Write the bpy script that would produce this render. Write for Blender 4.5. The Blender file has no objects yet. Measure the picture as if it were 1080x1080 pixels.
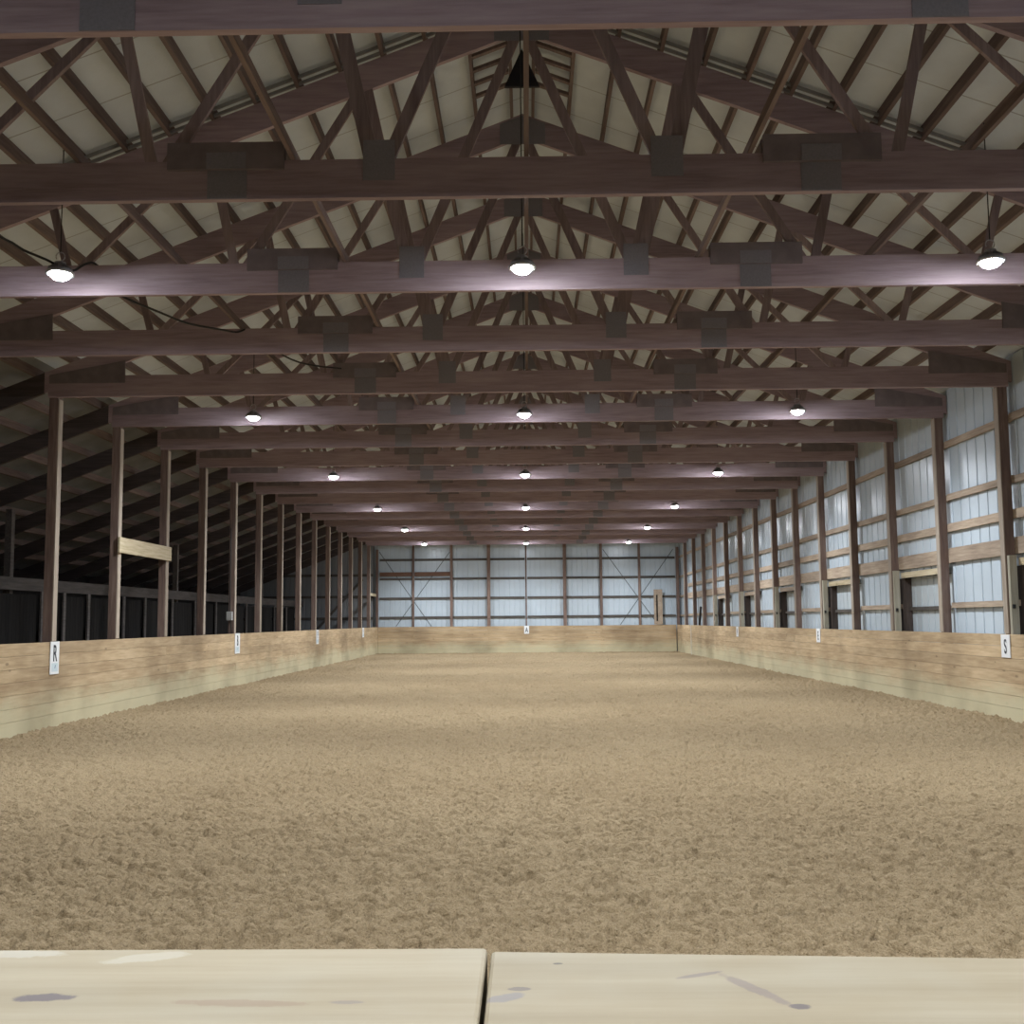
import bpy, math, random
import numpy as np
from mathutils import Vector, Matrix

random.seed(7)
rng = np.random.default_rng(5)
scene = bpy.context.scene
COL = scene.collection
B = 2.44                       # bay length, metres
Y0 = 2.379 * B                 # first truss in view
NB = 18                        # bays to the far wall
def TY(k): return Y0 + k * B
YF = TY(NB)                    # far wall line
CHB, CHT = 5.053, 5.385        # bottom chord underside / top
AP, SL, CD = 8.26, 0.378, 0.32 # top chord: apex of upper edge, slope, vertical depth
KH = 1.276                     # kick wall height
XW = 7.227                     # arena face of kick boards
PX = 7.265                     # arena face of posts

# ------------------------------------------------------------------ objects
def put(name, me, mat=None, parent=None):
    o = bpy.data.objects.new(name, me)
    COL.objects.link(o)
    if mat is not None and not me.materials: me.materials.append(mat)
    if parent is not None: o.parent = parent
    return o
def empty(name, loc):
    o = bpy.data.objects.new(name, None); o.empty_display_size = .1
    COL.objects.link(o); o.location = loc; return o
def tag(o, label=None, cat=None, group=None, kind=None):
    if label: o['label'] = label
    if cat: o['category'] = cat
    if group: o['group'] = group
    if kind: o['kind'] = kind
    return o
def dup(root, loc):
    r = root.copy(); COL.objects.link(r); r.location = loc
    for ch in list(root.children):
        c = ch.copy(); COL.objects.link(c); c.parent = r
        for g in list(ch.children):
            d = g.copy(); COL.objects.link(d); d.parent = c
    return r

class MB:
    """collects pieces of ONE mesh"""
    def __init__(s): s.v = []; s.f = []; s.r = []
    def add(s, vs, fs, rnd=None):
        n = len(s.v); s.v += [tuple(p) for p in vs]; s.f += [tuple(i + n for i in f) for f in fs]
        q = random.random() if rnd is None else rnd
        s.r += [q] * len(fs); return s
    def box(s, x0, x1, y0, y1, z0, z1, rnd=None):
        vs = [(x, y, z) for x in (x0, x1) for y in (y0, y1) for z in (z0, z1)]
        fs = [(0, 1, 3, 2), (4, 6, 7, 5), (0, 4, 5, 1), (2, 3, 7, 6), (0, 2, 6, 4), (1, 5, 7, 3)]
        return s.add(vs, fs, rnd)
    def prism(s, poly, y0, y1, rnd=None):
        """polygon in x,z (counter clockwise seen from -y) extruded along y"""
        n = len(poly)
        vs = [(x, y0, z) for x, z in poly] + [(x, y1, z) for x, z in poly]
        fs = [tuple(range(n)), tuple(range(2 * n - 1, n - 1, -1))]
        fs += [(i, i + n, (i + 1) % n + n, (i + 1) % n) for i in range(n)]
        return s.add(vs, fs, rnd)
    def bar(s, a, b, w, y0, y1, rnd=None):
        """bar in the x,z plane from a to b, width w"""
        ax, az = a; bx, bz = b; d = math.hypot(bx - ax, bz - az)
        nx, nz = -(bz - az) / d * w / 2, (bx - ax) / d * w / 2
        return s.prism([(ax + nx, az + nz), (ax - nx, az - nz), (bx - nx, bz - nz), (bx + nx, bz + nz)], y0, y1, rnd)
    def tube(s, pts, r, seg=8):
        pts = [Vector(p) for p in pts]; vs = []; fs = []
        for i, p in enumerate(pts):
            t = (pts[min(i + 1, len(pts) - 1)] - pts[max(i - 1, 0)]).normalized()
            u = t.cross(Vector((0, 0, 1)))
            if u.length < .05: u = t.cross(Vector((0, 1, 0)))
            u.normalize(); w = t.cross(u)
            for k in range(seg):
                a = 2 * math.pi * k / seg
                vs.append(p + u * r * math.cos(a) + w * r * math.sin(a))
        for i in range(len(pts) - 1):
            for k in range(seg):
                fs.append((i * seg + k, i * seg + (k + 1) % seg, (i + 1) * seg + (k + 1) % seg, (i + 1) * seg + k))
        fs.append(tuple(range(seg))[::-1]); fs.append(tuple(range((len(pts) - 1) * seg, len(pts) * seg)))
        return s.add(vs, fs)
    def lathe(s, prof, seg=28, c=(0, 0, 0)):
        vs = []; fs = []
        for r, z in prof:
            for k in range(seg):
                a = 2 * math.pi * k / seg
                vs.append((c[0] + r * math.cos(a), c[1] + r * math.sin(a), c[2] + z))
        for i in range(len(prof) - 1):
            for k in range(seg):
                fs.append((i * seg + k, i * seg + (k + 1) % seg, (i + 1) * seg + (k + 1) % seg, (i + 1) * seg + k))
        fs.append(tuple(range(seg))[::-1]); fs.append(tuple(range((len(prof) - 1) * seg, len(prof) * seg)))
        return s.add(vs, fs)
    def build(s, name, mat, parent=None, smooth=False, bevel=0):
        me = bpy.data.meshes.new(name); me.from_pydata(s.v, [], s.f); me.update()
        import bmesh
        bm = bmesh.new(); bm.from_mesh(me); bmesh.ops.recalc_face_normals(bm, faces=bm.faces); bm.to_mesh(me); bm.free()
        at = me.attributes.new('board', 'FLOAT', 'FACE'); at.data.foreach_set('value', s.r)
        if smooth: me.polygons.foreach_set('use_smooth', [True] * len(me.polygons))
        o = put(name, me, mat, parent)
        if bevel:
            m = o.modifiers.new('bevel', 'BEVEL'); m.width = bevel; m.segments = 2; m.limit_method = 'ANGLE'
        return o

# ---------------------------------------------------------------- materials
def new_mat(name):
    m = bpy.data.materials.new(name); m.use_nodes = True
    nt = m.node_tree; nt.nodes.clear()
    out = nt.nodes.new('ShaderNodeOutputMaterial'); b = nt.nodes.new('ShaderNodeBsdfPrincipled')
    nt.links.new(b.outputs[0], out.inputs[0]); return m, nt, b
def N(nt, t, **kw):
    n = nt.nodes.new(t)
    for k, v in kw.items():
        if k in n.inputs: n.inputs[k].default_value = v
        else: setattr(n, k, v)
    return n
def ramp(nt, src, stops):
    n = nt.nodes.new('ShaderNodeValToRGB'); e = n.color_ramp.elements
    e[0].position, e[0].color = stops[0][0], (*stops[0][1], 1)
    e[1].position, e[1].color = stops[-1][0], (*stops[-1][1], 1)
    for p, c in stops[1:-1]:
        q = e.new(p); q.color = (*c, 1)
    nt.links.new(src, n.inputs[0]); return n.outputs[0]
def math_(nt, op, a, b=None, c=None):
    n = nt.nodes.new('ShaderNodeMath'); n.operation = op
    for i, x in enumerate((a, b, c)):
        if x is None: continue
        if isinstance(x, (int, float)): n.inputs[i].default_value = x
        else: nt.links.new(x, n.inputs[i])
    return n.outputs[0]
def mixc(nt, fac, a, b, mode='MIX'):
    n = nt.nodes.new('ShaderNodeMix'); n.data_type = 'RGBA'; n.blend_type = mode
    for i, x in ((0, fac), (6, a), (7, b)):
        if isinstance(x, (int, float)): n.inputs[i].default_value = x
        elif isinstance(x, tuple): n.inputs[i].default_value = (*x, 1) if len(x) == 3 else x
        else: nt.links.new(x, n.inputs[i])
    return n.outputs[2]

def wood(name, dark, mid, light, axis=0, rough=.7, var=.25, spec=.3, stretch=14, fine=26., bump=.25, knots=0., world=False):
    m, nt, b = new_mat(name)
    tc = N(nt, 'ShaderNodeTexCoord'); oi = N(nt, 'ShaderNodeObjectInfo')
    at = N(nt, 'ShaderNodeAttribute', attribute_name='board')
    off = math_(nt, 'MULTIPLY_ADD', at.outputs['Fac'], 37., math_(nt, 'MULTIPLY', oi.outputs['Random'], 91.))
    sep = N(nt, 'ShaderNodeCombineXYZ'); nt.links.new(off, sep.inputs[0]); nt.links.new(off, sep.inputs[1]); nt.links.new(off, sep.inputs[2])
    va = N(nt, 'ShaderNodeVectorMath', operation='ADD'); nt.links.new(tc.outputs['Object'], va.inputs[0]); nt.links.new(sep.outputs[0], va.inputs[1])
    mp = N(nt, 'ShaderNodeMapping'); sc = [fine] * 3; sc[axis] = fine / stretch
    mp.inputs['Scale'].default_value = sc; nt.links.new(va.outputs[0], mp.inputs[0])
    n1 = N(nt, 'ShaderNodeTexNoise', Scale=1., Detail=6., Roughness=.62); nt.links.new(mp.outputs[0], n1.inputs['Vector'])
    mp2 = N(nt, 'ShaderNodeMapping'); sc = [3.] * 3; sc[axis] = .7
    mp2.inputs['Scale'].default_value = sc; nt.links.new(va.outputs[0], mp2.inputs[0])
    n2 = N(nt, 'ShaderNodeTexNoise', Scale=1., Detail=3.); nt.links.new(mp2.outputs[0], n2.inputs['Vector'])
    f = math_(nt, 'ADD', math_(nt, 'MULTIPLY', n1.outputs[0], .6), math_(nt, 'MULTIPLY', n2.outputs[0], .4))
    c = ramp(nt, f, [(.33, dark), (.5, mid), (.66, light)])
    if knots:
        mp3 = N(nt, 'ShaderNodeMapping'); sc = [4.2] * 3; sc[axis] = 1.7
        mp3.inputs['Scale'].default_value = sc; nt.links.new(va.outputs[0], mp3.inputs[0])
        vo = N(nt, 'ShaderNodeTexVoronoi', Scale=1.); nt.links.new(mp3.outputs[0], vo.inputs['Vector'])
        k = math_(nt, 'MULTIPLY', math_(nt, 'LESS_THAN', vo.outputs['Distance'], .085), knots)
        c = mixc(nt, k, c, tuple(x * .45 for x in dark))
    v = math_(nt, 'ADD', math_(nt, 'MULTIPLY', oi.outputs['Random'], var), math_(nt, 'MULTIPLY', at.outputs['Fac'], var))
    v = math_(nt, 'ADD', v, 1 - var)
    hs = N(nt, 'ShaderNodeHueSaturation'); nt.links.new(c, hs.inputs['Color']); nt.links.new(v, hs.inputs['Value'])
    nt.links.new(hs.outputs[0], b.inputs['Base Color'])
    b.inputs['Roughness'].default_value = rough; b.inputs['Specular IOR Level'].default_value = spec
    bu = N(nt, 'ShaderNodeBump', Strength=bump, Distance=.004); nt.links.new(n1.outputs[0], bu.inputs['Height']); nt.links.new(bu.outputs[0], b.inputs['Normal'])
    return m

M_DARKJ = wood('dark_jamb_lumber', (.035, .026, .022), (.06, .045, .038), (.09, .07, .06), 2, .8, .2)
M_LITFACE = wood('lit_post_face', (.26, .21, .165), (.36, .30, .24), (.46, .39, .32), 2, .65, .2)  # post wood lightened, lamplight put into the colour
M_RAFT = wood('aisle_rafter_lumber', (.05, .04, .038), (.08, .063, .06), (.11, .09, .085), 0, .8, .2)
# old, reddish lumber of the trusses and posts
M_TRUSS = wood('truss_lumber', (.25, .182, .20), (.345, .262, .285), (.42, .335, .355), 0, .75, .2)
M_WEB = wood('web_lumber', (.175, .125, .125), (.25, .19, .19), (.33, .26, .255), 2, .75, .25)
M_POST = wood('post_lumber', (.10, .065, .055), (.17, .115, .095), (.26, .19, .155), 2, .7, .25)
M_PURLIN = wood('purlin_lumber', (.115, .082, .076), (.18, .132, .120), (.245, .19, .17), 1, .75, .25)
M_GIRT = wood('girt_lumber', (.21, .16, .12), (.34, .265, .20), (.46, .375, .28), 1, .7, .35)
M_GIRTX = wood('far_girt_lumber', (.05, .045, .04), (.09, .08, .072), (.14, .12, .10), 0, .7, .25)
M_BROWN = wood('brown_board', (.09, .045, .03), (.16, .085, .055), (.24, .13, .085), 0, .7, .2)
M_PALE = wood('new_lumber', (.34, .27, .16), (.50, .42, .28), (.62, .54, .38), 1, .65, .15, knots=.6)
M_PALEZ = wood('new_stud_lumber', (.27, .25, .19), (.38, .355, .28), (.48, .45, .36), 2, .65, .15, knots=.6)
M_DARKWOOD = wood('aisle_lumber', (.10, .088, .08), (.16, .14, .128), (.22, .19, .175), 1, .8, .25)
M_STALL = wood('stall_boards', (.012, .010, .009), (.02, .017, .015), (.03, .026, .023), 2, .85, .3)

def kick_mat(name, axis):
    """weathered softwood boards: tan above, pale dusty green-grey where the sand has scoured the foot"""
    m = wood(name, (.34, .235, .135), (.48, .355, .215), (.60, .46, .295), axis, .6, .17, .3, 12, 22., .3, knots=.55)
    nt = m.node_tree; b = [n for n in nt.nodes if n.type == 'BSDF_PRINCIPLED'][0]
    src = b.inputs['Base Color'].links[0].from_socket
    tc = N(nt, 'ShaderNodeTexCoord'); sx = N(nt, 'ShaderNodeSeparateXYZ'); nt.links.new(tc.outputs['Object'], sx.inputs[0])
    mp = N(nt, 'ShaderNodeMapping'); sc = [1.6] * 3; sc[axis] = .5; mp.inputs['Scale'].default_value = sc
    nt.links.new(tc.outputs['Object'], mp.inputs[0])
    n = N(nt, 'ShaderNodeTexNoise', Scale=2., Detail=5., Roughness=.65); nt.links.new(mp.outputs[0], n.inputs['Vector'])
    h = math_(nt, 'ADD', sx.outputs[2], math_(nt, 'MULTIPLY', math_(nt, 'SUBTRACT', n.outputs[0], .5), .75))
    mr = N(nt, 'ShaderNodeMapRange', interpolation_type='SMOOTHSTEP'); mr.inputs['From Min'].default_value = .16; mr.inputs['From Max'].default_value = .66
    mr.inputs['To Min'].default_value = .9; mr.inputs['To Max'].default_value = 0.
    nt.links.new(h, mr.inputs['Value'])
    c = mixc(nt, mr.outputs[0], src, (.56, .51, .34))
    # worn, darker smudges
    n2 = N(nt, 'ShaderNodeTexNoise', Scale=.55, Detail=4.); nt.links.new(tc.outputs['Object'], n2.inputs['Vector'])
    r = ramp(nt, n2.outputs[0], [(.46, (1, 1, 1)), (.68, (.66, .64, .62))])
    c = mixc(nt, 1., c, r, 'MULTIPLY')
    nt.links.new(c, b.inputs['Base Color']); return m
M_KICKY = kick_mat('kick_boards_long', 1)
M_KICKX = kick_mat('kick_boards_end', 0)

def ledge_mat(name, spots):
    m = wood(name, (.28, .225, .14), (.34, .28, .185), (.41, .345, .24), 0, .6, .05, .25, 16, 30., .12)
    nt = m.node_tree; b = [n for n in nt.nodes if n.type == 'BSDF_PRINCIPLED'][0]
    src = b.inputs['Base Color'].links[0].from_socket
    tc = N(nt, 'ShaderNodeTexCoord'); sx = N(nt, 'ShaderNodeSeparateXYZ'); nt.links.new(tc.outputs['Object'], sx.inputs[0])
    ns = N(nt, 'ShaderNodeTexNoise', Scale=75., Detail=6., Roughness=.7); nt.links.new(tc.outputs['Object'], ns.inputs['Vector'])
    wob = math_(nt, 'MULTIPLY', math_(nt, 'SUBTRACT', ns.outputs[0], .5), 2.4)
    c = src
    # soft worn and milky areas of the varnish
    n3 = N(nt, 'ShaderNodeTexNoise', Scale=7., Detail=3.); nt.links.new(tc.outputs['Object'], n3.inputs['Vector'])
    c = mixc(nt, math_(nt, 'MULTIPLY', math_(nt, 'SUBTRACT', n3.outputs[0], .42), .9), c, (.43, .41, .34))
    for (x, y, rx, ry, ang, col, k) in spots:
        ca, sa = math.cos(ang), math.sin(ang)
        dx = math_(nt, 'SUBTRACT', sx.outputs[0], x); dy = math_(nt, 'SUBTRACT', sx.outputs[1], y)
        u = math_(nt, 'DIVIDE', math_(nt, 'ADD', math_(nt, 'MULTIPLY', dx, ca), math_(nt, 'MULTIPLY', dy, sa)), rx)
        v = math_(nt, 'DIVIDE', math_(nt, 'SUBTRACT', math_(nt, 'MULTIPLY', dy, ca), math_(nt, 'MULTIPLY', dx, sa)), ry)
        r2 = math_(nt, 'ADD', math_(nt, 'MULTIPLY', u, u), math_(nt, 'MULTIPLY', v, v))
        r2 = math_(nt, 'ADD', r2, wob)
        mr = N(nt, 'ShaderNodeMapRange', interpolation_type='SMOOTHSTEP'); mr.inputs['From Min'].default_value = .55; mr.inputs['From Max'].default_value = 1.3
        mr.inputs['To Min'].default_value = k; mr.inputs['To Max'].default_value = 0.
        nt.links.new(r2, mr.inputs['Value'])
        c = mixc(nt, mr.outputs[0], c, col)
    nt.links.new(c, b.inputs['Base Color'])
    return m

def steel(name, base, rough, axis):
    m, nt, b = new_mat(name)
    tc = N(nt, 'ShaderNodeTexCoord')
    n = N(nt, 'ShaderNodeTexNoise', Scale=.8, Detail=4.); nt.links.new(tc.outputs['Object'], n.inputs['Vector'])
    c = ramp(nt, n.outputs[0], [(.3, tuple(x * .88 for x in base)), (.7, base)])
    nt.links.new(c, b.inputs['Base Color'])
    b.inputs['Roughness'].default_value = rough; b.inputs['Specular IOR Level'].default_value = .6
    mp = N(nt, 'ShaderNodeMapping'); mp.inputs['Scale'].default_value = (9, 9, .25); nt.links.new(tc.outputs['Object'], mp.inputs[0])
    n2 = N(nt, 'ShaderNodeTexNoise', Scale=1., Detail=2.); nt.links.new(mp.outputs[0], n2.inputs['Vector'])
    bu = N(nt, 'ShaderNodeBump', Strength=.10, Distance=.02); nt.links.new(n2.outputs[0], bu.inputs['Height']); nt.links.new(bu.outputs[0], b.inputs['Normal'])
    return m
M_STEEL = steel('painted_steel_siding', (.53, .61, .68), .27, 1)
M_STEELG = steel('grey_steel_siding', (.28, .29, .30), .45, 1)  # darker grey siding for the aisle end
M_DOOR = steel('painted_steel_door', (.52, .58, .62), .4, 1)

def roof_mat():
    m, nt, b = new_mat('roof_liner')
    tc = N(nt, 'ShaderNodeTexCoord'); sx = N(nt, 'ShaderNodeSeparateXYZ'); nt.links.new(tc.outputs['Object'], sx.inputs[0])
    n = N(nt, 'ShaderNodeTexNoise', Scale=1.3, Detail=5., Roughness=.6); nt.links.new(tc.outputs['Object'], n.inputs['Vector'])
    c = ramp(nt, n.outputs[0], [(.3, (.57, .63, .69)), (.7, (.68, .75, .81))])
    fy = math_(nt, 'FRACT', math_(nt, 'DIVIDE', sx.outputs[1], .76))
    line = math_(nt, 'LESS_THAN', fy, .022)
    c = mixc(nt, math_(nt, 'MULTIPLY', line, .55), c, (.16, .15, .14))
    nt.links.new(c, b.inputs['Base Color']); b.inputs['Roughness'].default_value = .8
    n2 = N(nt, 'ShaderNodeTexNoise', Scale=40., Detail=3.); nt.links.new(tc.outputs['Object'], n2.inputs['Vector'])
    bu = N(nt, 'ShaderNodeBump', Strength=.2, Distance=.01); nt.links.new(n2.outputs[0], bu.inputs['Height']); nt.links.new(bu.outputs[0], b.inputs['Normal'])
    return m
M_ROOF = roof_mat()

def sand_mat():
    m, nt, b = new_mat('arena_sand')
    tc = N(nt, 'ShaderNodeTexCoord')
    a = N(nt, 'ShaderNodeTexNoise', Scale=.22, Detail=4.); nt.links.new(tc.outputs['Object'], a.inputs['Vector'])
    g = N(nt, 'ShaderNodeTexNoise', Scale=120., Detail=4., Roughness=.7); nt.links.new(tc.outputs['Object'], g.inputs['Vector'])
    k = N(nt, 'ShaderNodeTexNoise', Scale=17., Detail=5., Roughness=.65); nt.links.new(tc.outputs['Object'], k.inputs['Vector'])
    c = ramp(nt, g.outputs[0], [(.3, (.255, .188, .106)), (.5, (.335, .252, .150)), (.72, (.42, .33, .205))])
    c = mixc(nt, 1., c, ramp(nt, a.outputs[0], [(.35, (.88, .86, .84)), (.65, (1.06, 1.06, 1.06))]), 'MULTIPLY')
    c = mixc(nt, 1., c, ramp(nt, k.outputs[0], [(.31, (.75, .74, .72)), (.42, (1, 1, 1))]), 'MULTIPLY')
    # damp darker clods and dry pale crumbs
    q = N(nt, 'ShaderNodeTexNoise', Scale=62., Detail=3., Roughness=.6); nt.links.new(tc.outputs['Object'], q.inputs['Vector'])
    c = mixc(nt, 1., c, ramp(nt, q.outputs[0], [(.30, (.50, .47, .44)), (.40, (1, 1, 1)), (.62, (1, 1, 1)), (.74, (1.2, 1.2, 1.18))]), 'MULTIPLY')
    nt.links.new(c, b.inputs['Base Color']); b.inputs['Roughness'].default_value = .95; b.inputs['Specular IOR Level'].default_value = .15
    b1 = N(nt, 'ShaderNodeBump', Strength=1., Distance=.06); nt.links.new(k.outputs[0], b1.inputs['Height'])
    b2 = N(nt, 'ShaderNodeBump', Strength=.4, Distance=.01); nt.links.new(g.outputs[0], b2.inputs['Height']); nt.links.new(b1.outputs[0], b2.inputs['Normal'])
    nt.links.new(b2.outputs[0], b.inputs['Normal']); return m
M_SAND = sand_mat()

def flat(name, col, rough=.5, metal=0., nscale=14., var=.15):
    m, nt, b = new_mat(name)
    tc = N(nt, 'ShaderNodeTexCoord'); n = N(nt, 'ShaderNodeTexNoise', Scale=nscale, Detail=4.); nt.links.new(tc.outputs['Object'], n.inputs['Vector'])
    nt.links.new(ramp(nt, n.outputs[0], [(.3, tuple(x * (1 - var) for x in col)), (.7, col)]), b.inputs['Base Color'])
    b.inputs['Roughness'].default_value = rough; b.inputs['Metallic'].default_value = metal; return m
M_PLATE = flat('galvanised_plate', (.24, .225, .25), .6, .1, 60)
M_PLY = flat('weathered_plywood', (.22, .18, .19), .8, 0, 6, .3)
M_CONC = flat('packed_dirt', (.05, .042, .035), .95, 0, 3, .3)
M_SIGN = flat('white_sign_plastic', (.80, .82, .84), .4, 0, 3, .04)
M_SIGNP = flat('pale_blue_sign_panel', (.60, .70, .75), .4, 0, 3, .05)
M_INK = flat('sign_ink', (.03, .035, .05), .5, 0, 3, .1)
M_BLUE = flat('sign_blue_ink', (.10, .17, .32), .5, 0, 3, .1)
M_HOUS = flat('lamp_housing_metal', (.32, .32, .34), .45, .6, 20)
M_RING = flat('lamp_reflector_metal', (.75, .77, .80), .3, .5, 20)
M_CABLE = flat('black_cable', (.012, .012, .013), .6, 0, 20)
M_WIRE = flat('steel_hook', (.45, .45, .47), .35, .8, 20)
M_BOX = flat('grey_plastic_box', (.42, .42, .41), .5, 0, 8)
M_TRIM = flat('galvanised_edge', (.30, .30, .30), .4, .5, 8)
M_BAFF = flat('black_vent_baffle', (.012, .012, .02), .7, 0, 8)
M_WHITE = flat('white_edge_strip', (.70, .70, .66), .5, 0, 8)
M_STRAP = flat('dark_steel_strap', (.10, .11, .12), .5, .5, 8)
LAMP_E = 345.
m, nt, b = new_mat('lamp_lens'); M_LENS = m
b.inputs['Base Color'].default_value = (.9, .9, .9, 1)
b.inputs['Emission Color'].default_value = (.86, .92, 1., 1); b.inputs['Emission Strength'].default_value = LAMP_E

# ---------------------------------------------------------------- floor sand
def perlin(x, y, cell, seed):
    r = np.random.default_rng(seed); T = 512
    ang = r.random((T, T)) * 2 * np.pi; gx, gy = np.cos(ang), np.sin(ang)
    u, v = x / cell, y / cell; i, j = np.floor(u).astype(int), np.floor(v).astype(int); fu, fv = u - i, v - j
    def dd(a, b_):
        ii, jj = (i + a) % T, (j + b_) % T
        return gx[ii, jj] * (fu - a) + gy[ii, jj] * (fv - b_)
    su, sv = fu * fu * fu * (fu * (fu * 6 - 15) + 10), fv * fv * fv * (fv * (fv * 6 - 15) + 10)
    n0 = dd(0, 0) * (1 - su) + dd(1, 0) * su; n1 = dd(0, 1) * (1 - su) + dd(1, 1) * su
    return (n0 * (1 - sv) + n1 * sv) * 1.5
def cells(x, y, cell, seed):
    r = np.random.default_rng(seed); T = 512
    jx, jy, jr = r.random((T, T)), r.random((T, T)), r.random((T, T))
    u, v = x / cell, y / cell; i, j = np.floor(u).astype(int), np.floor(v).astype(int)
    best = np.zeros_like(u)
    for a in (-1, 0, 1):
        for b_ in (-1, 0, 1):
            ii, jj = (i + a) % T, (j + b_) % T
            d2 = (u - (i + a + jx[ii, jj])) ** 2 + (v - (j + b_ + jy[ii, jj])) ** 2
            rad = .34 + .36 * jr[ii, jj]
            best = np.maximum(best, np.sqrt(np.clip(1 - d2 / rad ** 2, 0, 1)) * (.45 + .55 * jr[ii, jj]))
    return best
def sand_height(x, y):
    wx = perlin(x, y, .3, 11) * .05; wy = perlin(x, y, .3, 12) * .05
    h = perlin(x, y, 2.6, 1) * .018 + perlin(x, y, .55, 2) * .010
    a = perlin(x + wx, y + wy, .115, 3); c = perlin(x + wx, y + wy, .052, 4); d = perlin(x, y, .03, 5)
    h = h + .010 * (1 - np.abs(a) * 2.0) + .006 * d + .008 * c
    qx, qy = x + wx + d * .012, y + wy + c * .015
    h += .052 * cells(qx, qy, .070, 21) * (1 + .5 * perlin(x, y, .33, 14)) + .012 * cells(qx, qy, .038, 22) - .034
    edge = np.clip((np.abs(x) - 6.2) / 1., 0, 1)
    h += edge ** 2 * (.004 + .014 * perlin(x, y, .8, 9))
    return h - .012
xs = np.concatenate([np.linspace(-7.42, -3.6, 150, endpoint=False), np.linspace(-3.6, 3.6, 620, endpoint=False), np.linspace(3.6, 7.42, 151)])
ys = list(np.arange(.7, 1.9, .05)); v_ = 1.9
while v_ < YF + .1: ys.append(v_); v_ += max(.0115, .0022 * v_)
ys = np.array(ys)
GX, GY = np.meshgrid(xs, ys); GZ = sand_height(GX, GY)
me = bpy.data.meshes.new('floor'); nx, ny = len(xs), len(ys)
me.vertices.add(nx * ny); me.vertices.foreach_set('co', np.stack([GX, GY, GZ], -1).astype(np.float32).ravel())
ii, jj = np.meshgrid(np.arange(nx - 1), np.arange(ny - 1)); a0 = (jj * nx + ii).ravel()
quads = np.stack([a0, a0 + 1, a0 + nx + 1, a0 + nx], -1).astype(np.int32)
me.loops.add(quads.size); me.loops.foreach_set('vertex_index', quads.ravel())
me.polygons.add(len(quads)); me.polygons.foreach_set('loop_start', np.arange(0, quads.size, 4, dtype=np.int32))
me.update(calc_edges=True); me.polygons.foreach_set('use_smooth', [True] * len(quads)); me.validate()
tag(put('floor', me, M_SAND), 'brown loose churned sand footing of the riding arena', None, None, 'structure')
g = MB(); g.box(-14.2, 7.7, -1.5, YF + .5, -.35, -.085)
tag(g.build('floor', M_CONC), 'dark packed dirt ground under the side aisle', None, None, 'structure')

# ---------------------------------------------------------------- roof shell
def topz(x): return AP - SL * abs(x)             # upper edge of the top chords
PD = .14                                          # purlin depth
M_ROOF2 = flat('aisle_roof_grey', (.23, .23, .225), .85, 0, 2.5, .25)  # aisle roof in a darker grey than the main slopes
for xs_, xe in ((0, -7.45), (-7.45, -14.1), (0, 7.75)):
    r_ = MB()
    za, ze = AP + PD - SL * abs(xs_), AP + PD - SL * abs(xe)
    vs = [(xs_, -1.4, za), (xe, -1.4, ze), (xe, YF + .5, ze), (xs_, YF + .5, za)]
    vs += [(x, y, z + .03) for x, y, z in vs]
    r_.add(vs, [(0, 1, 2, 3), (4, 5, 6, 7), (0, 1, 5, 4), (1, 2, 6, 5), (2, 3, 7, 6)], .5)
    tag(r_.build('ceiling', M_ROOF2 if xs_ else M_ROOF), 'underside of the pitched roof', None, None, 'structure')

ORD = ['', 'first', 'second', 'third', 'fourth', 'fifth', 'sixth', 'seventh', 'eighth', 'ninth', 'tenth', 'eleventh', 'twelfth', 'thirteenth',
       'fourteenth', 'fifteenth', 'sixteenth', 'seventeenth', 'eighteenth', 'nineteenth']
# purlins: one long timber each
def purlin(x, label, group, y0=-1.2):
    s = 1 if x > 0 else -1; za = topz(x - s * .019); zb = topz(x + s * .019)
    p = MB(); xa, xb = x - .019 * s, x + .019 * s
    lo = min(za, zb)
    vs = []
    for y in (y0, YF + .1):
        vs += [(xa, y, za + .003), (xb, y, zb + .003), (xb, y, zb + PD - .004), (xa, y, za + PD - .004)]
    p.add(vs, [(0, 1, 2, 3), (7, 6, 5, 4), (0, 4, 5, 1), (1, 5, 6, 2), (2, 6, 7, 3), (3, 7, 4, 0)])
    tag(p.build('purlin', M_PURLIN), label, 'purlin', group)
PXS = [.14, .60, 1.06, 1.52, 1.98, 2.44, 2.90, 3.36, 3.83, 4.29, 4.75, 5.21, 5.67, 6.13, 6.60, 7.06]
for s, side in ((-1, 'left'), (1, 'right')):
    for i, x in enumerate(PXS):
        purlin(s * x, f'long roof purlin under the {side} slope, {ORD[i + 1]} down from the ridge', f'purlins under the {side} roof slope')
for i in range(10):
    purlin(-(7.62 + i * .62), f'dim purlin of the side aisle roof, {ORD[i + 1]} outward from the arena posts', 'purlins under the side aisle roof')

# ridge vent: slats and a black baffle, seen between the third and fourth truss
RV = empty('ridge_vent', (0, 11.75, AP))
def relv(mb, nm, mat):
    mb.v = [tuple(Vector(p) - RV.location) for p in mb.v]; return mb.build(nm, mat, RV)
for s in (-1, 1):
    for i in range(4):
        y = 11.33 + i * .30; v = MB()
        x0, x1 = s * .162, s * .578
        z0, z1 = topz(x0) + .004, topz(x1) + .004
        v.add([(x0, y, z0), (x1, y, z1), (x1, y, z1 + .04), (x0, y, z0 + .04), (x0, y + .06, z0), (x1, y + .06, z1), (x1, y + .06, z1 + .04), (x0, y + .06, z0 + .04)],
              [(0, 1, 2, 3), (7, 6, 5, 4), (0, 4, 5, 1), (1, 5, 6, 2), (2, 6, 7, 3), (3, 7, 4, 0)])
        relv(v, 'slat', M_PURLIN)
v = MB(); v.prism([(0, AP + PD - .02), (-.21, 7.905), (.21, 7.905)], 11.74, 11.78)
relv(v, 'baffle', M_BAFF)['label'] = 'black triangular baffle'
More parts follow.
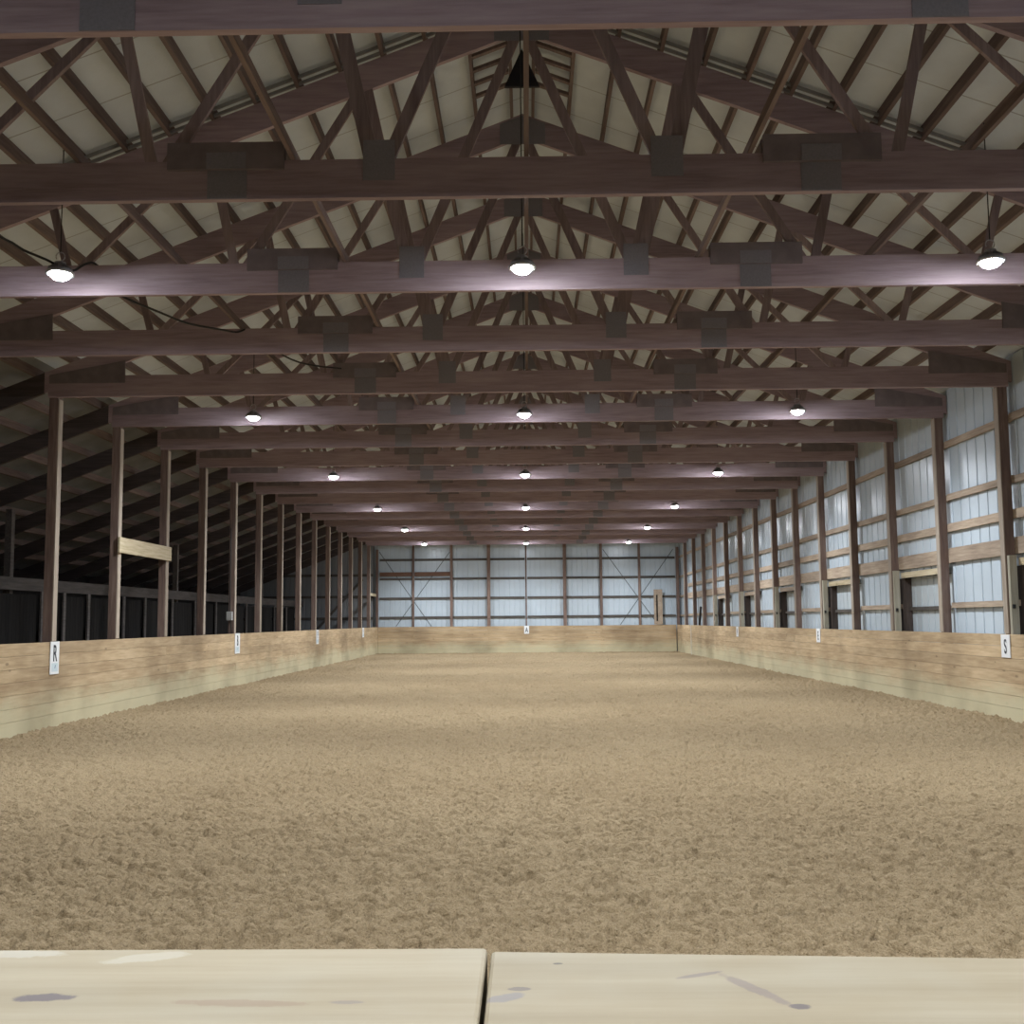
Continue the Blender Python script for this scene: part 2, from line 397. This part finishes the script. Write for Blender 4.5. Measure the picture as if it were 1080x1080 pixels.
tag(RV, 'slatted ridge vent with black triangular baffle at the roof peak', 'roof vent')

# ---------------------------------------------------------------- trusses
TW = .06
def under(x): return AP - CD - SL * abs(x)
def make_truss():
    t = empty('roof_truss', (0, 0, 0))
    m = MB(); m.box(-7.40, 7.40, -TW / 2, TW / 2, CHB, CHT); m.build('bottom_chord', M_TRUSS, t)
    for s in (-1, 1):
        m = MB(); xe = 7.46
        m.prism([(0, under(0)), (s * xe, under(xe)), (s * xe, topz(xe)), (0, topz(0))], -TW / 2 + .002, TW / 2 - .002)
        m.build('top_chord', M_TRUSS, t)
    tops = [.0, 1.70, 3.40, 5.10]; bots = [1.20, 3.05, 4.857]
    zb = CHT - .06
    for s in (-1, 1):
        for i, xb in enumerate(bots):
            # outward post and inward diagonal from each panel point
            xt = tops[i + 1]; w = (.125, .095, .085)[i]
            m = MB(); m.bar((s * (xb + .05), zb), (s * xt, under(xt) + .06), w, -.019, .019); m.build('web', M_WEB, t)
            xt = tops[i]; w = (.105, .095, .085)[i]
            m = MB(); m.bar((s * (xb - .05), zb), (s * (xt + .04), under(xt) + (.02 if i == 0 else .06)), w, -.0185, .0185); m.build('web', M_WEB, t)
        # plates
        for f_ in (-1, 1):
            ya, yb = (TW / 2 + .001) * f_, (TW / 2 + .007) * f_
            m = MB(); m.box(s * 1.065, s * 1.33, min(ya, yb), max(ya, yb), 5.20, 5.545); m.build('gusset_plate', M_PLATE, t)
        for f_ in (-1, 1):
            ya, yb = (TW / 2 + .001) * f_, (TW / 2 + .036) * f_
            m = MB(); m.box(s * 1.99, s * 2.96, min(ya, yb), max(ya, yb), 5.30, 5.53); m.build('splice_board', M_PLY, t)
        ya, yb = -(TW / 2 + .036), -(TW / 2 + .042)
        m = MB(); m.box(s * 2.30, s * 2.63, yb, ya, 5.302, 5.44); m.box(s * 2.30, s * 2.63, -(TW / 2 + .007), -(TW / 2 + .001), CHB + .004, 5.299)
        m.build('splice_plate', M_PLATE, t)
        m = MB(); m.prism([(s * 6.2, CHT - .12), (s * 7.38, CHT - .12), (s * 7.38, under(7.38) + .25), (s * 6.2, under(6.2) + .02)], -(TW / 2 + .012), -(TW / 2 + .001))
        m.build('heel_plate', M_PLY, t)
    m = MB(); m.prism([(-.3, under(.3) + .01), (.3, under(.3) + .01), (.3, topz(.3) - .03), (0, topz(0) - .03), (-.3, topz(.3) - .03)], -(TW / 2 + .007), -(TW / 2 + .001))
    m.build('peak_plate', M_PLATE, t)
    return t
t0 = make_truss()
for k in range(NB):
    o = t0 if k == 0 else dup(t0, (0, TY(k), 0))
    if k == 0: o.location = (0, TY(0), 0)
    if k == 0: lb = 'big dark wooden roof truss nearest the camera, cropped by the top edge'
    elif k == NB - 1: lb = 'farthest dark wooden roof truss, just before the white end wall'
    else: lb = f'dark reddish wooden roof truss spanning the arena, {ORD[k + 1]} from the camera'
    tag(o, lb, 'roof truss', 'roof trusses across the arena')

# long braces lying on the bottom chords
for x, nm in ((-3.713, 'far left'), (-1.915, 'between centre and left'), (.03, 'along the centre line'), (1.884, 'between centre and right'), (3.719, 'far right')):
    m = MB(); m.box(x - .019, x + .019, TY(0) - .4, YF - .1, CHT + .002, CHT + .09)
    tag(m.build('truss_brace', M_PURLIN), f'long wooden brace lying on the truss bottom chords, {nm}', 'brace', 'long braces on the bottom chords')

# light edge strips above the third truss
for i, s in enumerate((-1, 1)):
    m = MB()
    for (a, b_, o_) in ((-.075, -.045, .0), (-.12, -.09, .05)):
        m.prism([(s * .3, topz(.3) + .01 + o_), (s * 7.3, topz(7.3) + .01 + o_), (s * 7.3, topz(7.3) + .04 + o_), (s * .3, topz(.3) + .04 + o_)], TY(2) + a, TY(2) + b_)
    tag(m.build(f'trim_{i + 1}', M_TRIM), None, None, None, 'structure')

# ---------------------------------------------------------------- posts
PS = .14
def post(name, x0, x1, y, z1, mat=M_POST, z0=-.2, d=PS):
    m = MB(); m.box(x0, x1, y, y + d, z0, z1); return m.build(name, mat, bevel=.006)
for s, side in ((-1, 'left'), (1, 'right')):
    for k in range(3, NB):
        x0, x1 = sorted((s * PX, s * (PX + PS)))
        o = post('support_post', x0, x1, TY(k) + TW / 2 + .006, topz(PX) - .02)
        if k == 3: lbl = f'tall square wooden post just beyond the {side} edge of the photo'
        n = k - 3
        if n == 1: lbl = f'tall square wooden post above the {"R" if s < 0 else "S"} letter sign on the {side} kick wall'
        elif n > 1:
            lbl = f'tall square wooden post on the {side} side of the arena, {ORD[n]} from the camera'
            if k == NB - 1: lbl = f'farthest square wooden post on the {side} side, nearest the end wall'
        m = MB(); xf = s * (PX - .002); xa, xb = sorted((xf - s * .014, xf)); m.box(xa, xb, TY(k) + TW / 2 + .008, TY(k) + TW / 2 + .144, KH + .01, CHB + (.0 if s > 0 else -.02))  # added strip, its pale colour imitates the lamplit arena face of the post
        fb = m.build('lit_face_strip', M_LITFACE, o); fb['label'] = 'added pale strip imitating lamplight on the arena face'
        tag(o, lbl, 'post', f'wooden posts along the {side} side')
# far end posts
FX = [-PX + .03, -5.526, -3.667, -1.852, -.038, 1.842, 3.606, 5.459, PX + .0]
for i, x in enumerate(FX):
    w = (.11, .10, .13, .16, .07, .16, .13, .11, .13)[i]
    if i in (0, 8): x += (-.05 if i == 0 else .05)
    o = post('support_post', x - w / 2, x + w / 2, YF + .005, 7.8 - SL * abs(x), M_POST)
    lb = {0: 'wooden corner post where the end wall meets the dark left aisle', 4: 'slim wooden post at the middle of the end wall, above the A sign',
          8: 'wooden corner post at the right end of the white end wall'}.get(i, f'wooden post against the white end wall, {ORD[i]} from its left corner')
    tag(o, lb, 'post', 'wooden posts of the end wall')

# ---------------------------------------------------------------- siding
def ribs(length, pitch):
    """u (along), d (depth outward) profile of trapezoid ribbed steel"""
    pts = []; u = 0.
    while u < length:
        pts += [(u, 0), (min(u + pitch - .045, length), 0), (min(u + pitch - .035, length), .018), (min(u + pitch - .01, length), .018)]; u += pitch
    out = [p for i, p in enumerate(pts) if i == 0 or p[0] > pts[i - 1][0]]
    return out
def siding_x(mb, X, y0, y1, z0, z1, pitch, s=1):
    pr = ribs(y1 - y0, pitch); vs = []
    for u, d in pr: vs += [(X + s * d, y0 + u, z0), (X + s * d, y0 + u, z1)]
    mb.add(vs, [(2 * i, 2 * i + 2, 2 * i + 3, 2 * i + 1) for i in range(len(pr) - 1)], .5)
def siding_y(mb, Y, x0, x1, z0, zf, pitch):
    pr = ribs(x1 - x0, pitch); vs = []
    for u, d in pr: vs += [(x0 + u, Y + d, z0), (x0 + u, Y + d, zf(x0 + u))]
    mb.add(vs, [(2 * i, 2 * i + 2, 2 * i + 3, 2 * i + 1) for i in range(len(pr) - 1)], .5)
XS = 7.475
ZE = topz(XS) + .11
w = MB(); OPEN = [k for k in range(-1, NB) if k % 2 == 1 or k == 3][0:]
OPEN = [3, 5, 7, 9, 11, 13]      # bays that carry a framed sliding door
siding_x(w, XS, -1.3, TY(3), -.3, ZE, .345)
for k in range(3, NB):
    ya, yb = TY(k), TY(k + 1)
    if k in OPEN:
        siding_x(w, XS, ya, yb, 2.31, ZE, .345); siding_x(w, XS, ya, ya + .12, -.3, 2.31, .345); siding_x(w, XS, yb - .02, yb, -.3, 2.31, .345)
    else: siding_x(w, XS, ya, yb + (.3 if k == NB - 1 else 0), -.3, ZE, .345)
tag(w.build('wall_right', M_STEEL), 'white ribbed steel siding along the right side', None, None, 'structure')
w = MB(); siding_y(w, YF + .20, -7.44, 7.6, -.3, lambda x: AP + .12 - SL * abs(x), .254)
tag(w.build('wall_far', M_STEEL), 'white ribbed steel siding of the end wall', None, None, 'structure')
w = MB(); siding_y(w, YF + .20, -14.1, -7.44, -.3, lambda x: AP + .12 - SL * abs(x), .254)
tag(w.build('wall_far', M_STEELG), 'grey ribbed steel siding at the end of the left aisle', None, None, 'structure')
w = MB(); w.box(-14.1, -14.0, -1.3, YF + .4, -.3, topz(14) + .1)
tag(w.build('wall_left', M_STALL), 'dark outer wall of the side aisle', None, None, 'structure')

# girts between the posts of the right wall
GZ_ = [(4.515, 4.632), (3.565, 3.675), (3.02, 3.16), (2.48, 2.733), (1.696, 1.789)]
ROWN = ['top', 'second', 'third', 'wide fourth', 'lowest']
for k in range(3, NB):
    bay = k - 2
    for r, (za, zb) in enumerate(GZ_):
        if r == 4 and k in OPEN: continue
        last = k == NB - 1
        if last and r in (2,): continue
        m = MB(); j = random.uniform(-.012, .012)
        if last: za, zb = [(4.50, 4.59), (3.56, 3.65), None, (2.60, 2.70), (1.69, 1.77)][r]
        m.box(PX + PS + .001, PX + PS + .045, TY(k) + .02, TY(k + 1) + (.14 if last else 0.018), za + j, zb + j)
        if r == 3 and k in (4, 5): mt = M_GIRT
        o = m.build('wall_girt', M_GIRT)
        tag(o, f'horizontal girt on the right wall, {ROWN[r]} row, {ORD[bay]} bay from the camera', 'girt', 'horizontal girts on the right wall')
# framed sliding doors
for n, k in enumerate(OPEN):
    yb = TY(k + 1)
    t = empty('sliding_door', (XS, TY(k) + B / 2, 0))
    L = Matrix.Translation((-XS, -(TY(k) + B / 2), 0))
    def pt(nm, mb, mat):
        mb.v = [tuple(L @ Vector(p)) for p in mb.v]; return mb.build(nm, mat, t)
    m = MB(); siding_x(m, XS + .12, TY(k) + .06, yb - .1, -.05, 2.31, .30); pt('door_panel', m, M_DOOR)
    m = MB(); m.box(XS + .06, XS + .115, TY(k) + .14, yb - .11, 1.67, 1.74); pt('door_rail', m, M_GIRTX)
    m = MB(); m.box(XS + .0, XS + .115, yb - .10, yb - .03, -.05, 2.305); m.box(XS - .023, XS - .003, yb - .10, yb + .24, -.05, 2.305); pt('door_jamb', m, M_DARKJ)
    m = MB(); m.box(PX + .01, PX + .12, yb - .045, yb + .03, -.05, 2.46); pt('frame_stud', m, M_PALEZ)
    m = MB(); m.box(XS - .06, XS - .008, TY(k) + .18, yb - .05, 2.31, 2.42); pt('frame_header', m, M_PALE if k in (3, 5, 7) else M_GIRT)
    m = MB(); m.box(PX + .02, PX + .06, yb - .075, yb - .046, 1.66, 1.72); pt('latch', m, M_CABLE)
    tag(t, 'steel sliding door in a pale wooden frame in the right wall, ' + ('cut by the right edge of the photo' if k == 3 else f'{ORD[n + 1]} from the camera'), 'door', 'sliding doors in the right wall')

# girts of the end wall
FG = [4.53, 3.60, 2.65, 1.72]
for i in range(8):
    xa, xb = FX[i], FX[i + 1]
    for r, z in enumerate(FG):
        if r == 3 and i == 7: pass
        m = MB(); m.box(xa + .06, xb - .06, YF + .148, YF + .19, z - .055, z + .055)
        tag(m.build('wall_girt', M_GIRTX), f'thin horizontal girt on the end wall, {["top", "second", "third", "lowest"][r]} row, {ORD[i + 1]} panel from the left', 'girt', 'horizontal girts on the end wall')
for i, (a, b_) in enumerate(((FX[0], FX[1]), (FX[1], FX[2]))):
    m = MB(); m.box(a + .07, b_ - .07, YF + .09, YF + .14, 3.73, 3.93)
    tag(m.build('header_board', M_BROWN), f'wide brown board across the {ORD[i + 1]} panel of the end wall from the left', 'board', 'brown header boards on the end wall')
for i, (a, b_, lb) in enumerate((((-7.2, 4.93), (-4.667, 1.30), 'falling from the top left corner'), ((-3.76, 4.90), (-6.38, 1.30), 'rising to the third post from the left'),
                ((3.72, 4.97), (6.3, 1.35), 'falling to the right behind the sixth panel'), ((7.13, 4.94), (4.52, 1.30), 'rising to the top right corner'))):
    m = MB(); y = YF + (.192 if i % 2 else .1945); m.bar(a, b_, .032, y, y + .002)
    tag(m.build('diagonal_strap', M_STRAP), 'thin dark diagonal strap on the end wall, ' + lb, 'brace', 'diagonal straps on the end wall')
# slotted board box on the end wall
t = empty('slotted_panel', (6.33, YF, 1.29))
def rel(mb, o, nm, mat): 
    mb.v = [tuple(Vector(p) - o.location) for p in mb.v]; return mb.build(nm, mat, o)
m = MB(); m.box(6.13, 6.24, YF - .06, YF - .02, 1.29, 2.98); m.box(6.32, 6.54, YF - .06, YF - .02, 1.29, 2.98); m.box(6.24, 6.32, YF - .06, YF - .02, 2.72, 2.98); m.box(6.24, 6.32, YF - .06, YF - .02, 1.29, 1.46)
rel(m, t, 'face_board', M_GIRT)
m = MB(); m.box(6.15, 6.52, YF - .019, YF + .002, 1.29, 2.95); rel(m, t, 'back_board', M_STALL)
tag(t, 'tall narrow wooden panel with a dark slot, on the end wall near the right corner', 'panel')
# dark pole leaning behind right kick wall
m = MB(); m.tube([(7.32, 44.2, -.05), (7.33, 43.9, 1.2), (7.345, 43.5, 2.05)], .045)
tag(m.build('leaning_pole', M_CABLE), 'dark pole leaning on the right wall near the far corner', 'pole')

# ---------------------------------------------------------------- kick walls
NBD = 7; BH = KH / NBD
def kick_long(x0, x1, ya, yb, ph):
    m = MB(); step = 2 * B
    for r in range(NBD):
        z0 = -.08 if r == 0 else r * BH + .002; z1 = (r + 1) * BH - .002
        cut = [ya] + [TY(k) + .1 for k in range(-1, NB + 1) if (k + r * 2 + ph) % 4 == 0 and ya + .3 < TY(k) + .1 < yb - .3] + [yb]
        for a, b_ in zip(cut, cut[1:]):
            j = random.uniform(-.0025, .0025)
            m.box(x0 + j, x1 + j, a + .002, b_ - .002, z0, z1)
    return m
GATE = 45.49
t = kick_long(-PX + .003, -XW, .5, YF - .01, 0).build('kick_wall', M_KICKY, bevel=0)
tag(t, 'long low tan board kick wall along the left side of the arena', 'kick wall')
t = kick_long(XW, PX - .003, .5, GATE - .03, 1).build('kick_wall', M_KICKY)
tag(t, 'long low tan board kick wall along the right side of the arena', 'kick wall')
t = kick_long(XW, PX - .003, GATE + .06, YF - .045, 3).build('arena_gate', M_KICKY)
tag(t, 'pale board gate section in the right kick wall at the far corner', 'gate')
m = MB(); m.box(XW - .012, PX - .01, GATE - .02, GATE + .05, -.05, KH + .0); t = m.build('edge_strip', M_WHITE)
tag(t, 'white vertical strip between the right kick wall and the far gate', 'strip')
m = MB()
for r in range(NBD):
    z0 = -.08 if r == 0 else r * BH + .002; z1 = (r + 1) * BH - .002
    cut = [-XW + .005, FX[3] if r % 2 else FX[1], FX[6] if r % 2 else FX[5], XW - .04]
    for a, b_ in zip(cut, cut[1:]): m.box(a + .002, b_ - .002, YF - .042 + random.uniform(-.002, .002), YF - .004, z0, z1)
tag(m.build('kick_wall', M_KICKX), 'low tan board kick wall across the far end, under the A sign', 'kick wall')
# near end kick wall that carries the ledge
m = MB()
for r in range(NBD):
    z0 = -.08 if r == 0 else r * BH + .002; z1 = (r + 1) * BH - .002 - (.018 if r == NBD - 1 else 0)
    m.box(-XW + .01, XW - .01, .742, .78, z0, z1)
tag(m.build('kick_wall', M_KICKX), 'low board kick wall under the pale ledge at the camera end', 'kick wall')
# the ledge at the bottom of the photo: two planks butted end to end
knot = (.20, .17, .20)
ZL = KH + .019
ML = ledge_mat('left_ledge_wood', [(-.324, .700, .020, .0075, .05, (.12, .10, .115), .8), (-.285, .781, .03, .010, .3, (.55, .52, .44), .4),
                                   (-.19, .689, .045, .006, -.05, (.24, .14, .10), .35), (-.12, .69, .012, .003, 0, (.2, .17, .17), .5), (-.40, .79, .05, .01, 0, (.55, .53, .47), .4)])
MR = ledge_mat('right_ledge_wood', [(.173, .683, .0075, .005, .1, (.11, .09, .10), .8), (.150, .715, .035, .0055, -1.05, (.19, .15, .15), .55),
                                    (.118, .742, .018, .003, .4, (.15, .12, .14), .5), (-.017, .700, .014, .007, .5, (.20, .19, .21), .6), (-.008, .716, .008, .004, 0, (.12,.10,.11), .6),
                                    (.02, .767, .004, .002, 0, (.1, .09, .08), .8)])
m = MB(); m.prism([(0, 0)] * 0 or [(-2.45, ZL - .038), (-.0325, ZL - .038), (-.0325, ZL), (-2.45, ZL)], .52, .8015)
o = m.build('ledge_board', ML, bevel=.003)
tag(o, 'pale varnished ledge plank at bottom left with a dark oval knot', 'ledge', 'ledge planks at the camera end')
m = MB(); ang = math.atan2(.777 - .797, .39)
vs = []
for z in (ZL - .039, ZL - .001):
    vs += [(-.0295, .52, z), (2.4, .40, z), (2.4, .797 - .0512 * 2.43, z), (-.0295, .797, z)]
m.add(vs, [(0, 3, 2, 1), (4, 5, 6, 7), (0, 1, 5, 4), (1, 2, 6, 5), (2, 3, 7, 6), (3, 0, 4, 7)], .4)
o = m.build('ledge_board', MR, bevel=.003)
tag(o, 'pale varnished ledge plank at bottom right with smeared grey knots', 'ledge', 'ledge planks at the camera end')

# ---------------------------------------------------------------- letter signs
def sign(letter, pos, wid, hei, face, label, lower=False, lz=.0):
    """face: +1 looks to +x (left wall), -1 looks to -x, 0 looks to -y"""
    t = empty('letter_sign', pos)
    rot = {1: math.pi / 2, -1: -math.pi / 2, 0: 0}[face]; t.rotation_euler = (0, 0, rot)
    m = MB(); m.box(-wid / 2, wid / 2, -.012, -.001, -hei, 0); m.build('sign_board', M_SIGN, t, bevel=.002)
    lh = (hei * .5 if lower else hei * .62)
    zc = -hei * .10 - lh if lower else -hei * .5 - lh / 2
    cu = bpy.data.curves.new('letter', 'FONT'); cu.body = letter; cu.align_x = 'CENTER'; cu.size = lh / .70; cu.extrude = .0015; cu.offset = .004
    cu.materials.append(M_INK); o = bpy.data.objects.new('letter', cu); o_ = o
    COL.objects.link(o_); bpy.context.view_layer.update()
    me = bpy.data.meshes.new_from_object(o_.evaluated_get(bpy.context.evaluated_depsgraph_get())); bpy.data.objects.remove(o_)
    me.name = 'letter'; o = put('letter', me, M_INK, t)
    o.location = (0, -.0145, zc); o.rotation_euler = (math.pi / 2, 0, 0); o.scale = (.62, 1, 1)
    if lower:
        m = MB(); m.box(-wid * .36, wid * .36, -.014, -.0125, -hei + .04, -hei * .10 - lh - .03); p = m.build('lower_panel', M_SIGNP, t)
        p['label'] = 'pale blue lower panel'
        m = MB(); m.bar((.0, -hei + .09), (.02, -hei * .10 - lh - .06), .012, -.0165, -.0145); m.build('slanting_mark', M_BLUE, t)
    tag(t, label, 'sign', 'white letter signs on the kick walls'); return t
zt = KH + .004
sign('R', (-XW + .004, 15.63, zt), .29, .495, 1, 'tall white sign with black letter R on the left kick wall', True)
sign('B', (-XW + .004, 25.53, zt), .42, .50, 1, 'narrow white sign under the grey box, second on the left kick wall', True)
sign('P', (-XW + .004, 35.30, zt), .42, .49, 1, 'narrow white sign, third along the left kick wall', True)
sign('F', (-XW + .004, 45.15, zt), .46, .42, 1, 'tiny white sign nearest the far left corner', True)
sign('S', (XW - .004, 15.65, KH - .01), .285, .345, -1, 'white sign with black letter S on the right kick wall')
sign('E', (XW - .004, 25.63, zt), .32, .34, -1, 'small white sign, second along the right kick wall')
sign('V', (XW - .004, 35.46, KH - .01), .34, .34, -1, 'small white sign farthest along the right kick wall')
sign('A', (-.03, YF - .046, KH + .005), .235, .385, 0, 'small white sign with letter A at the middle of the end wall')

# board nailed between two left posts, and the electrical box
m = MB(); m.box(-PX + .0165, -PX + .055, TY(5) + .01, TY(6) + .22, 2.80, 3.08)
tag(m.build('cross_board', M_PALE, bevel=.004), 'pale new board nailed across two left posts above head height', 'board')
t = empty('switch_box', (-7.34, TY(8) + .036, 1.7))
m = MB(); m.box(-.09, .05, -.09, -.001, -.1, .12); m.build('box_body', M_BOX, t, bevel=.01)
m = MB(); m.tube([(-.02, -.03, .12), (-.02, -.03, 2.2)], .014); m.build('conduit', M_CABLE, t)
m = MB(); m.tube([(0, -.05, -.1), (.02, -.05, -.2), (.035, -.04, -.42)], .012); m.build('cord', M_CABLE, t)
tag(t, 'small grey electrical box on the fifth left post above its sign', 'electrical box')

# ---------------------------------------------------------------- lamps
def make_lamp():
    t = empty('high_bay_lamp', (0, 0, 0))           # origin at the lens centre
    m = MB(); prof = []
    for i in range(9):
        a = math.pi / 2 * i / 8; prof.append((max(.002, .100 * math.sin(a)), -.045 + .066 * (1 - math.cos(a))))
    m.lathe(prof); m.build('lens', M_LENS, t, smooth=True)
    m = MB(); m.lathe([(.102, .02), (.135, .012), (.138, .034), (.102, .038)]); m.build('reflector_ring', M_RING, t, smooth=True)
    m = MB(); m.lathe([(.118, .039), (.12, .06), (.06, .075), (.055, .14), (.02, .15)])
    for i in range(16):
        a = 2 * math.pi * i / 16; c, s = math.cos(a), math.sin(a)
        p0, p1 = (.055 * c, .055 * s), (.115 * c, .115 * s); q = (-.002 * s, .002 * c)
        m.add([(p0[0] + q[0], p0[1] + q[1], .062), (p1[0] + q[0], p1[1] + q[1], .062), (p1[0] + q[0], p1[1] + q[1], .08), (p0[0] + q[0], p0[1] + q[1], .12),
               (p0[0] - q[0], p0[1] - q[1], .062), (p1[0] - q[0], p1[1] - q[1], .062), (p1[0] - q[0], p1[1] - q[1], .08), (p0[0] - q[0], p0[1] - q[1], .12)],
              [(0, 1, 2, 3), (7, 6, 5, 4), (0, 4, 5, 1), (1, 5, 6, 2), (2, 6, 7, 3), (3, 7, 4, 0)])
    m.build('housing', M_HOUS, t)
    m = MB(); pts = []
    for i in range(15):
        a = -math.pi / 2 + 2 * math.pi * i / 15 * .9; pts.append((.045 * math.cos(a), 0, .20 + .045 * math.sin(a)))
    m.tube(pts, .006); m.build('hook', M_WIRE, t)
    return t
L0 = make_lamp()
HL = 5.042
def cord(x, y):
    m = MB(); zr = topz(x) + .0
    m.tube([(0, 0, .24), (.0, 0, zr - HL)], .006, 6); return m
first = True
rows = list(range(-1, 6))
for xi, x in enumerate((-4.68, -.015, 4.653)):
    # nearest purlin line above
    cd = None
    for r in rows:
        y = TY(2 + 3 * r) - .685
        if first: o = L0; o.location = (x, y, HL); first = False
        else:
            o = L0.copy(); COL.objects.link(o); o.location = (x, y, HL)
            for ch in L0.children:
                if ch.name.startswith('hanging_cord'): continue
                c = ch.copy(); COL.objects.link(c); c.parent = o
        sp = bpy.data.lights.new('lamp_beam', 'SPOT') if 'lamp_beam' not in bpy.data.lights else bpy.data.lights['lamp_beam']
        sp.energy = 470.; sp.spot_size = math.radians(162); sp.spot_blend = 1.; sp.shadow_soft_size = .09; sp.color = (.90, .95, 1.)
        so = bpy.data.objects.new('lamp_beam', sp); COL.objects.link(so); so.parent = o; so.location = (0, 0, -.18)
        if cd is None: cd = cord(x, y).build('hanging_cord', M_CABLE, o)
        else:
            c = cd.copy(); COL.objects.link(c); c.parent = o
        row = ('left', 'centre', 'right')[xi]
        lb = f'bright round lamp hanging over the {row} of the arena, ' + ('above the photo' if r == -1 else ('farthest of its row' if r == 5 else ('nearest and largest of its row' if r == 0 else f'{ORD[r + 1]} from the camera')))
        tag(o, lb, 'lamp', 'lamps hanging from the trusses')

# sagging supply cable on the left
pts = [(-5.6, 9.0, 5.40), (-5.089, 9.6, 5.30), (-4.956, 9.8, 5.24), (-4.788, 9.95, 5.19), (-4.69, 10.25, 5.18), (-4.66, 10.5, 5.34), (-4.62, 10.66, 5.41), (-4.56, 10.78, 5.33), (-4.45, 10.85, 5.15), (-4.331, 10.95, 5.09), (-4.191, 11.5, 5.114),
       (-4.049, 12.0, 5.137), (-3.805, 12.6, 5.226), (-3.74, 13.0, 5.31), (-3.64, 13.16, 5.395), (-3.60, 13.6, 5.40), (-3.467, 14.4, 5.365), (-3.225, 15.0, 5.379), (-2.642, 15.5, 5.42)]
sm = []
for i in range(len(pts) - 1):
    p0, p1, p2, p3 = [Vector(pts[max(0, min(len(pts) - 1, i + q))]) for q in (-1, 0, 1, 2)]
    for t_ in (0, .33, .66): sm.append(.5 * ((2 * p1) + (p2 - p0) * t_ + (2 * p0 - 5 * p1 + 4 * p2 - p3) * t_ ** 2 + (-p0 + 3 * p1 - 3 * p2 + p3) * t_ ** 3))
m = MB(); m.tube(sm, .013, 6)
tag(m.build('power_cable', M_CABLE, smooth=True), 'black power cable sagging past the nearest left lamp under the trusses', 'cable')

# ---------------------------------------------------------------- side aisle on the left
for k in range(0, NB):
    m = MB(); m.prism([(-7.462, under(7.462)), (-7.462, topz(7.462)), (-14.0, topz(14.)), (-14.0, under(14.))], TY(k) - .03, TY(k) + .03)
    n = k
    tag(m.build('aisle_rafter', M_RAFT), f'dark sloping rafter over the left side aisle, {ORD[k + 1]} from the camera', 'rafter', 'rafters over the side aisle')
HB = -10.9
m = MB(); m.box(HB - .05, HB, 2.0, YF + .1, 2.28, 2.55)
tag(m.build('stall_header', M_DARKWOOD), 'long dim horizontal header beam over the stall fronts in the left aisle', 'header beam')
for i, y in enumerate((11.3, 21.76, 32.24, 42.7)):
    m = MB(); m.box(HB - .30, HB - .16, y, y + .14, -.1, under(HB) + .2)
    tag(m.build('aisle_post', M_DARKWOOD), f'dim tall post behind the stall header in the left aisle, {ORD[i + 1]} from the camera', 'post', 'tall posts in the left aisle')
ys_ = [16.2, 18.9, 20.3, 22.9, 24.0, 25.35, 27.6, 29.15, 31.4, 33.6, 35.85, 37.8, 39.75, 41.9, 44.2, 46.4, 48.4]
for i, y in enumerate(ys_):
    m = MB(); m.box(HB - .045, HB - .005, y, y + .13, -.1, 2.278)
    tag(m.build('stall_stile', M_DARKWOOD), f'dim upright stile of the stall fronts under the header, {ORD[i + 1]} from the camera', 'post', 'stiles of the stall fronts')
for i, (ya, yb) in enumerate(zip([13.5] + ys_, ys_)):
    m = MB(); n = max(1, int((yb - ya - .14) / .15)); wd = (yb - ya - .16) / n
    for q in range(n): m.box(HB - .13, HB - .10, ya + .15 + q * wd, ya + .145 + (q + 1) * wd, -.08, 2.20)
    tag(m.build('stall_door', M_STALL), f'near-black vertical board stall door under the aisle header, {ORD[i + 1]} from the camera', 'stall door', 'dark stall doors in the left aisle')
m = MB()
for z in (1.7, 2.75, 3.8): m.box(-13.9, -7.5, YF + .15, YF + .19, z - .06, z + .06)
tag(m.build('wall_girt', M_GIRTX), 'dim horizontal girts on the end wall of the left aisle', 'girt')
m = MB(); m.bar((-8.0, 3.6), (-10.2, 1.2), .11, YF + .09, YF + .14)
tag(m.build('diagonal_brace', M_GIRTX), 'dark diagonal timber on the end wall of the left aisle', 'brace')
m = MB(); m.box(-PX - .10, -PX - .05, TY(17) + .18, YF, 2.75, 2.88)
tag(m.build('short_rail', M_PALE), 'short pale rail between the last left post and end wall', 'rail')

# ---------------------------------------------------------------- camera
f, p, yaw, roll, cy, h = 1080, .0872, .014, -.0084, 560, 1.542
rt = Vector((math.cos(yaw), math.sin(yaw), 0)); f0 = Vector((-math.sin(yaw), math.cos(yaw), 0)); up0 = Vector((0, 0, 1))
fw = f0 * math.cos(p) + up0 * math.sin(p); up = -f0 * math.sin(p) + up0 * math.cos(p)
c, s = math.cos(roll), math.sin(roll)
R2 = rt * c + up * s; U2 = -rt * s + up * c
cam = bpy.data.cameras.new('camera'); co = bpy.data.objects.new('camera', cam); COL.objects.link(co)
co.matrix_world = Matrix(((R2.x, U2.x, -fw.x, 0), (R2.y, U2.y, -fw.y, 0), (R2.z, U2.z, -fw.z, h), (0, 0, 0, 1)))
cam.sensor_width = 36; cam.sensor_height = 36; cam.sensor_fit = 'HORIZONTAL'; cam.lens = 36.
cam.shift_y = (cy - 540) / 1080; cam.clip_start = .05; cam.clip_end = 200
scene.camera = co

w_ = bpy.data.worlds.new('night'); scene.world = w_; w_.use_nodes = True
bg = w_.node_tree.nodes['Background']; bg.inputs[0].default_value = (.02, .025, .04, 1); bg.inputs[1].default_value = .2
scene.view_settings.view_transform = 'Standard'; scene.view_settings.look = 'None'; scene.view_settings.gamma = 1
scene.view_settings.use_curve_mapping = False
scene.view_settings.exposure = 0.
